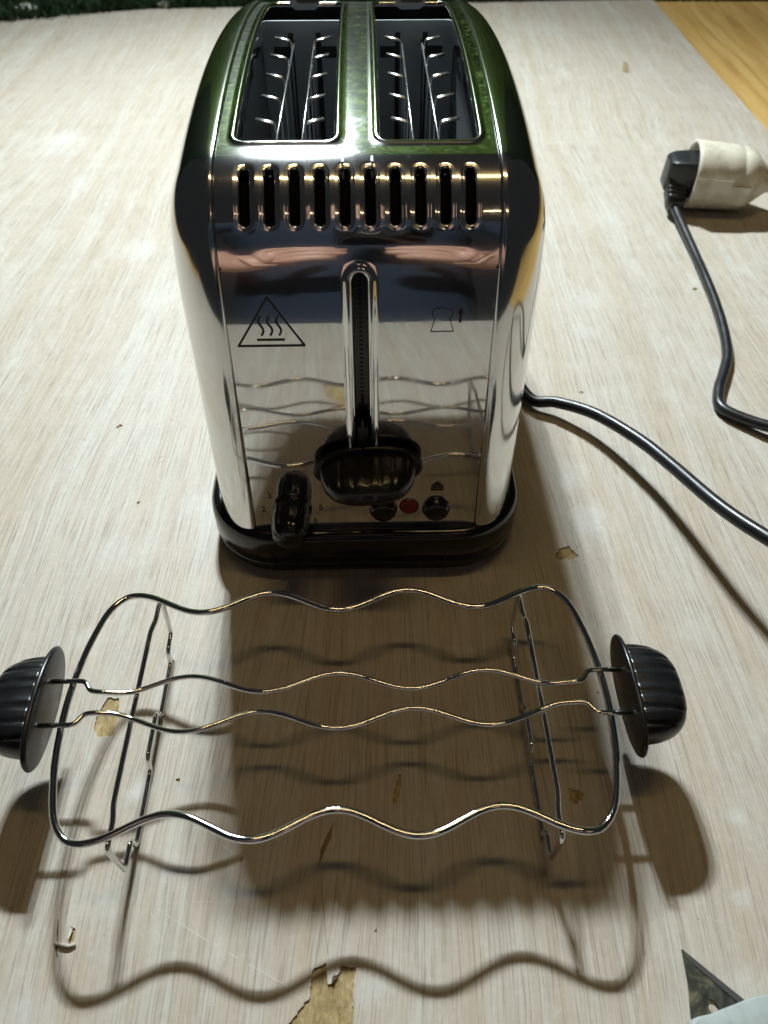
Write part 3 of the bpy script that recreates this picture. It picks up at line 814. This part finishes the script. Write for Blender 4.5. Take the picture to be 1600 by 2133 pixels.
# ground bevel along the right edge
e0,e1=bl_out[0],bl_out[4]; dn=(e1-e0).normalized(); inn=Vector((-dn.y,dn.x,0))*-1
if (bl_out[2]-e0).dot(inn)<0: inn=-inn
bevel=[e0+dn*.2+Vector((0,0,.045)),e1+Vector((0,0,.045)),e1+inn*.28+Vector((0,0,.075)),e0+dn*.65+inn*.22+Vector((0,0,.075))]
obj('ground_edge',bevel,[(0,1,2,3)],mat('ground_steel',(.13,.125,.13),.5,.9),bo,smooth=False)
hp=[kp(1425,2140,0),kp(1470,2118,0),kp(1520,2098,0),kp(1556,2084,0),kp(1580,2079,0),kp(1605,2080,0),kp(1640,2095,0),kp(1680,2140,0),kp(1700,2240,0),kp(1440,2240,0)]
cc=sum(hp,Vector())/len(hp); hp=catmull(hp,4,True)
rings=[[cc+(p-cc)*k+Vector((0,0,z)) for p in hp] for z,k in ((.15,.97),(.22,1.),(.55,1.),(.72,.985),(.80,.95),(.83,.88))]
obj('handle',*loft(rings),M['handle'],SK)

# ------------------------------------------------------------------ small litter at the far edge
def crumb(px,py,s,label,name,m):
    g=gp(px,py); r=random.Random(px)
    rings=[[Vector((s*k*(1+.3*r.uniform(-1,1))*math.cos(2*PI*i/7),s*.6*k*(1+.3*r.uniform(-1,1))*math.sin(2*PI*i/7),z)) for i in range(7)] for z,k in ((0,1.),(s*.3,.9),(s*.5,.4))]
    o=obj(name,*loft(rings),m,smooth=False); o.location=(g[0]*U,g[1]*U,0.0002); tag(o,label,'scrap'); return o
clear=mat('clear_tape',(.8,.85,.8),.15); 
crumb(60,26,2.4,'small shiny scrap of tape at the far left board edge','tape_scrap',clear)
crumb(342,13,1.3,'small white scrap at the far board edge left of toaster','paper_scrap',clear)
crumb(1447,602,.22,'tiny brown crumb near the black cord on the right','crumb',M['chip'])

# ------------------------------------------------------------------ photographer (seen mirrored in the steel)
def person():
    J={}; E=[]; R={}
    def j(n,p,r): J[n]=Vector(p); R[n]=r if isinstance(r,tuple) else (r,r)
    def e(*ns):
        for a,b in zip(ns,ns[1:]): E.append((a,b))
    j('pelvis',(-1,-34,-4),(17,11)); j('waist',(-1,-35,16),(15.5,10)); j('chest',(-2,-34,44),(18,12)); j('collar',(-2,-31,64),(12,8)); j('neck',(-2,-27,73),5.5); j('jaw',(-2.5,-22,81),(7.5,8)); j('head',(-3,-21,93),(9,10.5)); j('crown',(-3,-23,101),(6,7))
    e('pelvis','waist','chest','collar','neck','jaw','head','crown')
    for s,sx in (('l',-1),('r',1)):
        j('sh'+s,(sx*20-2,-32,60),6.6); j('el'+s,(sx*25-2,-31,30),4.9); j('fa'+s,(sx*19,-22,23),4.0); j('wr'+s,(sx*13.0,-14.5,17.5),(2.9,2.4)); j('pa'+s,(sx*10.2,-12.0,18.8),(3.0,2.0)); j('kn'+s,(sx*8.6,-10.6,20.8),(3.2,1.8))
        e('collar','sh'+s,'el'+s,'fa'+s,'wr'+s,'pa'+s,'kn'+s)
        base=J['kn'+s]
        for f,(dx,dz,L) in enumerate(((1.3,3.0,6.2),(.6,1.1,6.9),(-.1,-.9,6.5),(-.6,-2.7,5.2))):
            a=base+Vector((sx*dx*.5,.3,dz*.62)); b=a+Vector((-sx*L*.34,1.0,.9)); c_=b+Vector((-sx*L*.40,.1,.3)); d=c_+Vector((-sx*L*.30,-.7,0))
            for n,p,r in (('a',a,1.02),('b',b,.98),('c',c_,.9),('d',d,.76)): j(f'f{f}{n}{s}',p,r)
            e('kn'+s,*[f'f{f}{n}{s}' for n in 'abcd'])
        a=J['pa'+s]+Vector((-sx*.6,-2.0,1.6)); b=a+Vector((-sx*2.0,-1.2,2.4)); c_=b+Vector((-sx*2.4,.2,1.6))
        for n,p,r in (('a',a,1.25),('b',b,1.1),('c',c_,.85)): j('t'+n+s,p,r)
        e('pa'+s,'ta'+s,'tb'+s,'tc'+s)
        j('hip'+s,(sx*9-1,-34,-14),9.5); j('knee'+s,(sx*10-1,-32,-50),6.8); j('ank'+s,(sx*10.5-1,-35,-84),4.4); j('toe'+s,(sx*11.5-1,-22,-87),3.6)
        e('pelvis','hip'+s,'knee'+s,'ank'+s,'toe'+s)
    names=list(J); ix={n:i for i,n in enumerate(names)}
    me=bpy.data.meshes.new('person'); me.from_pydata([J[n]*U for n in names],[(ix[a],ix[b]) for a,b in E],[])
    o=bpy.data.objects.new('person',me); C.objects.link(o)
    sk=o.modifiers.new('skin','SKIN'); sk.use_smooth_shade=True
    for i,n in enumerate(names):
        v=me.skin_vertices[0].data[i]; v.radius=(R[n][0]*U,R[n][1]*U); v.use_root=(n=='pelvis')
    o.modifiers.new('sub','SUBSURF').levels=1; o.modifiers['sub'].render_levels=1
    dg=bpy.context.evaluated_depsgraph_get(); me2=bpy.data.meshes.new_from_object(o.evaluated_get(dg)); 
    o.modifiers.clear(); o.data=me2
    me2.materials.clear(); me2.materials.append(M['navy']); me2.materials.append(M['skin'])
    for p in me2.polygons:
        c_=p.center/U; p.use_smooth=True
        p.material_index = 1 if (c_.z>70 or (c_.y>-17 and c_.z>8)) else 0
    tag(o,'person in dark navy clothes holding a phone, mirrored in the toaster','person')
    # hair cap, eyes, nose
    V=[];F=[];n=24;mm=10
    for i in range(mm+1):
        a=PI/2*i/mm
        for k in range(n):
            b=2*PI*k/n; V.append(Vector((-3+9.4*math.cos(a)*math.cos(b),-24.5+10.5*math.cos(a)*math.sin(b),94+11.5*math.sin(a))))
    for i in range(mm):
        for k in range(n): F.append((i*n+k,i*n+(k+1)%n,(i+1)*n+(k+1)%n,(i+1)*n+k))
    obj('hair',V,F,M['hair'],o)
    return o
person()
R3=cam.rotation_euler.to_matrix()
PH=empty('phone',(0,0,0)); PH.location=cam.location; PH.rotation_euler=cam.rotation_euler
tag(PH,'black phone held by the person in navy, mirrored in the toaster','phone')
rings=[rrect(4.5,9.6,1.0,6,z,1.6,-7.2) for z in (1.0,1.12,1.85,1.98)]
pb=obj('body',*loft(rings),M['phone'],PH)
rings=[[Vector((-.0+r*math.cos(2*PI*k/20),-2.4+r*math.sin(2*PI*k/20),z)) for k in range(20)] for z,r in ((1.05,.75),(.75,.75),(.74,.55))]
obj('lens',*loft(rings),M['chrome'],pb)
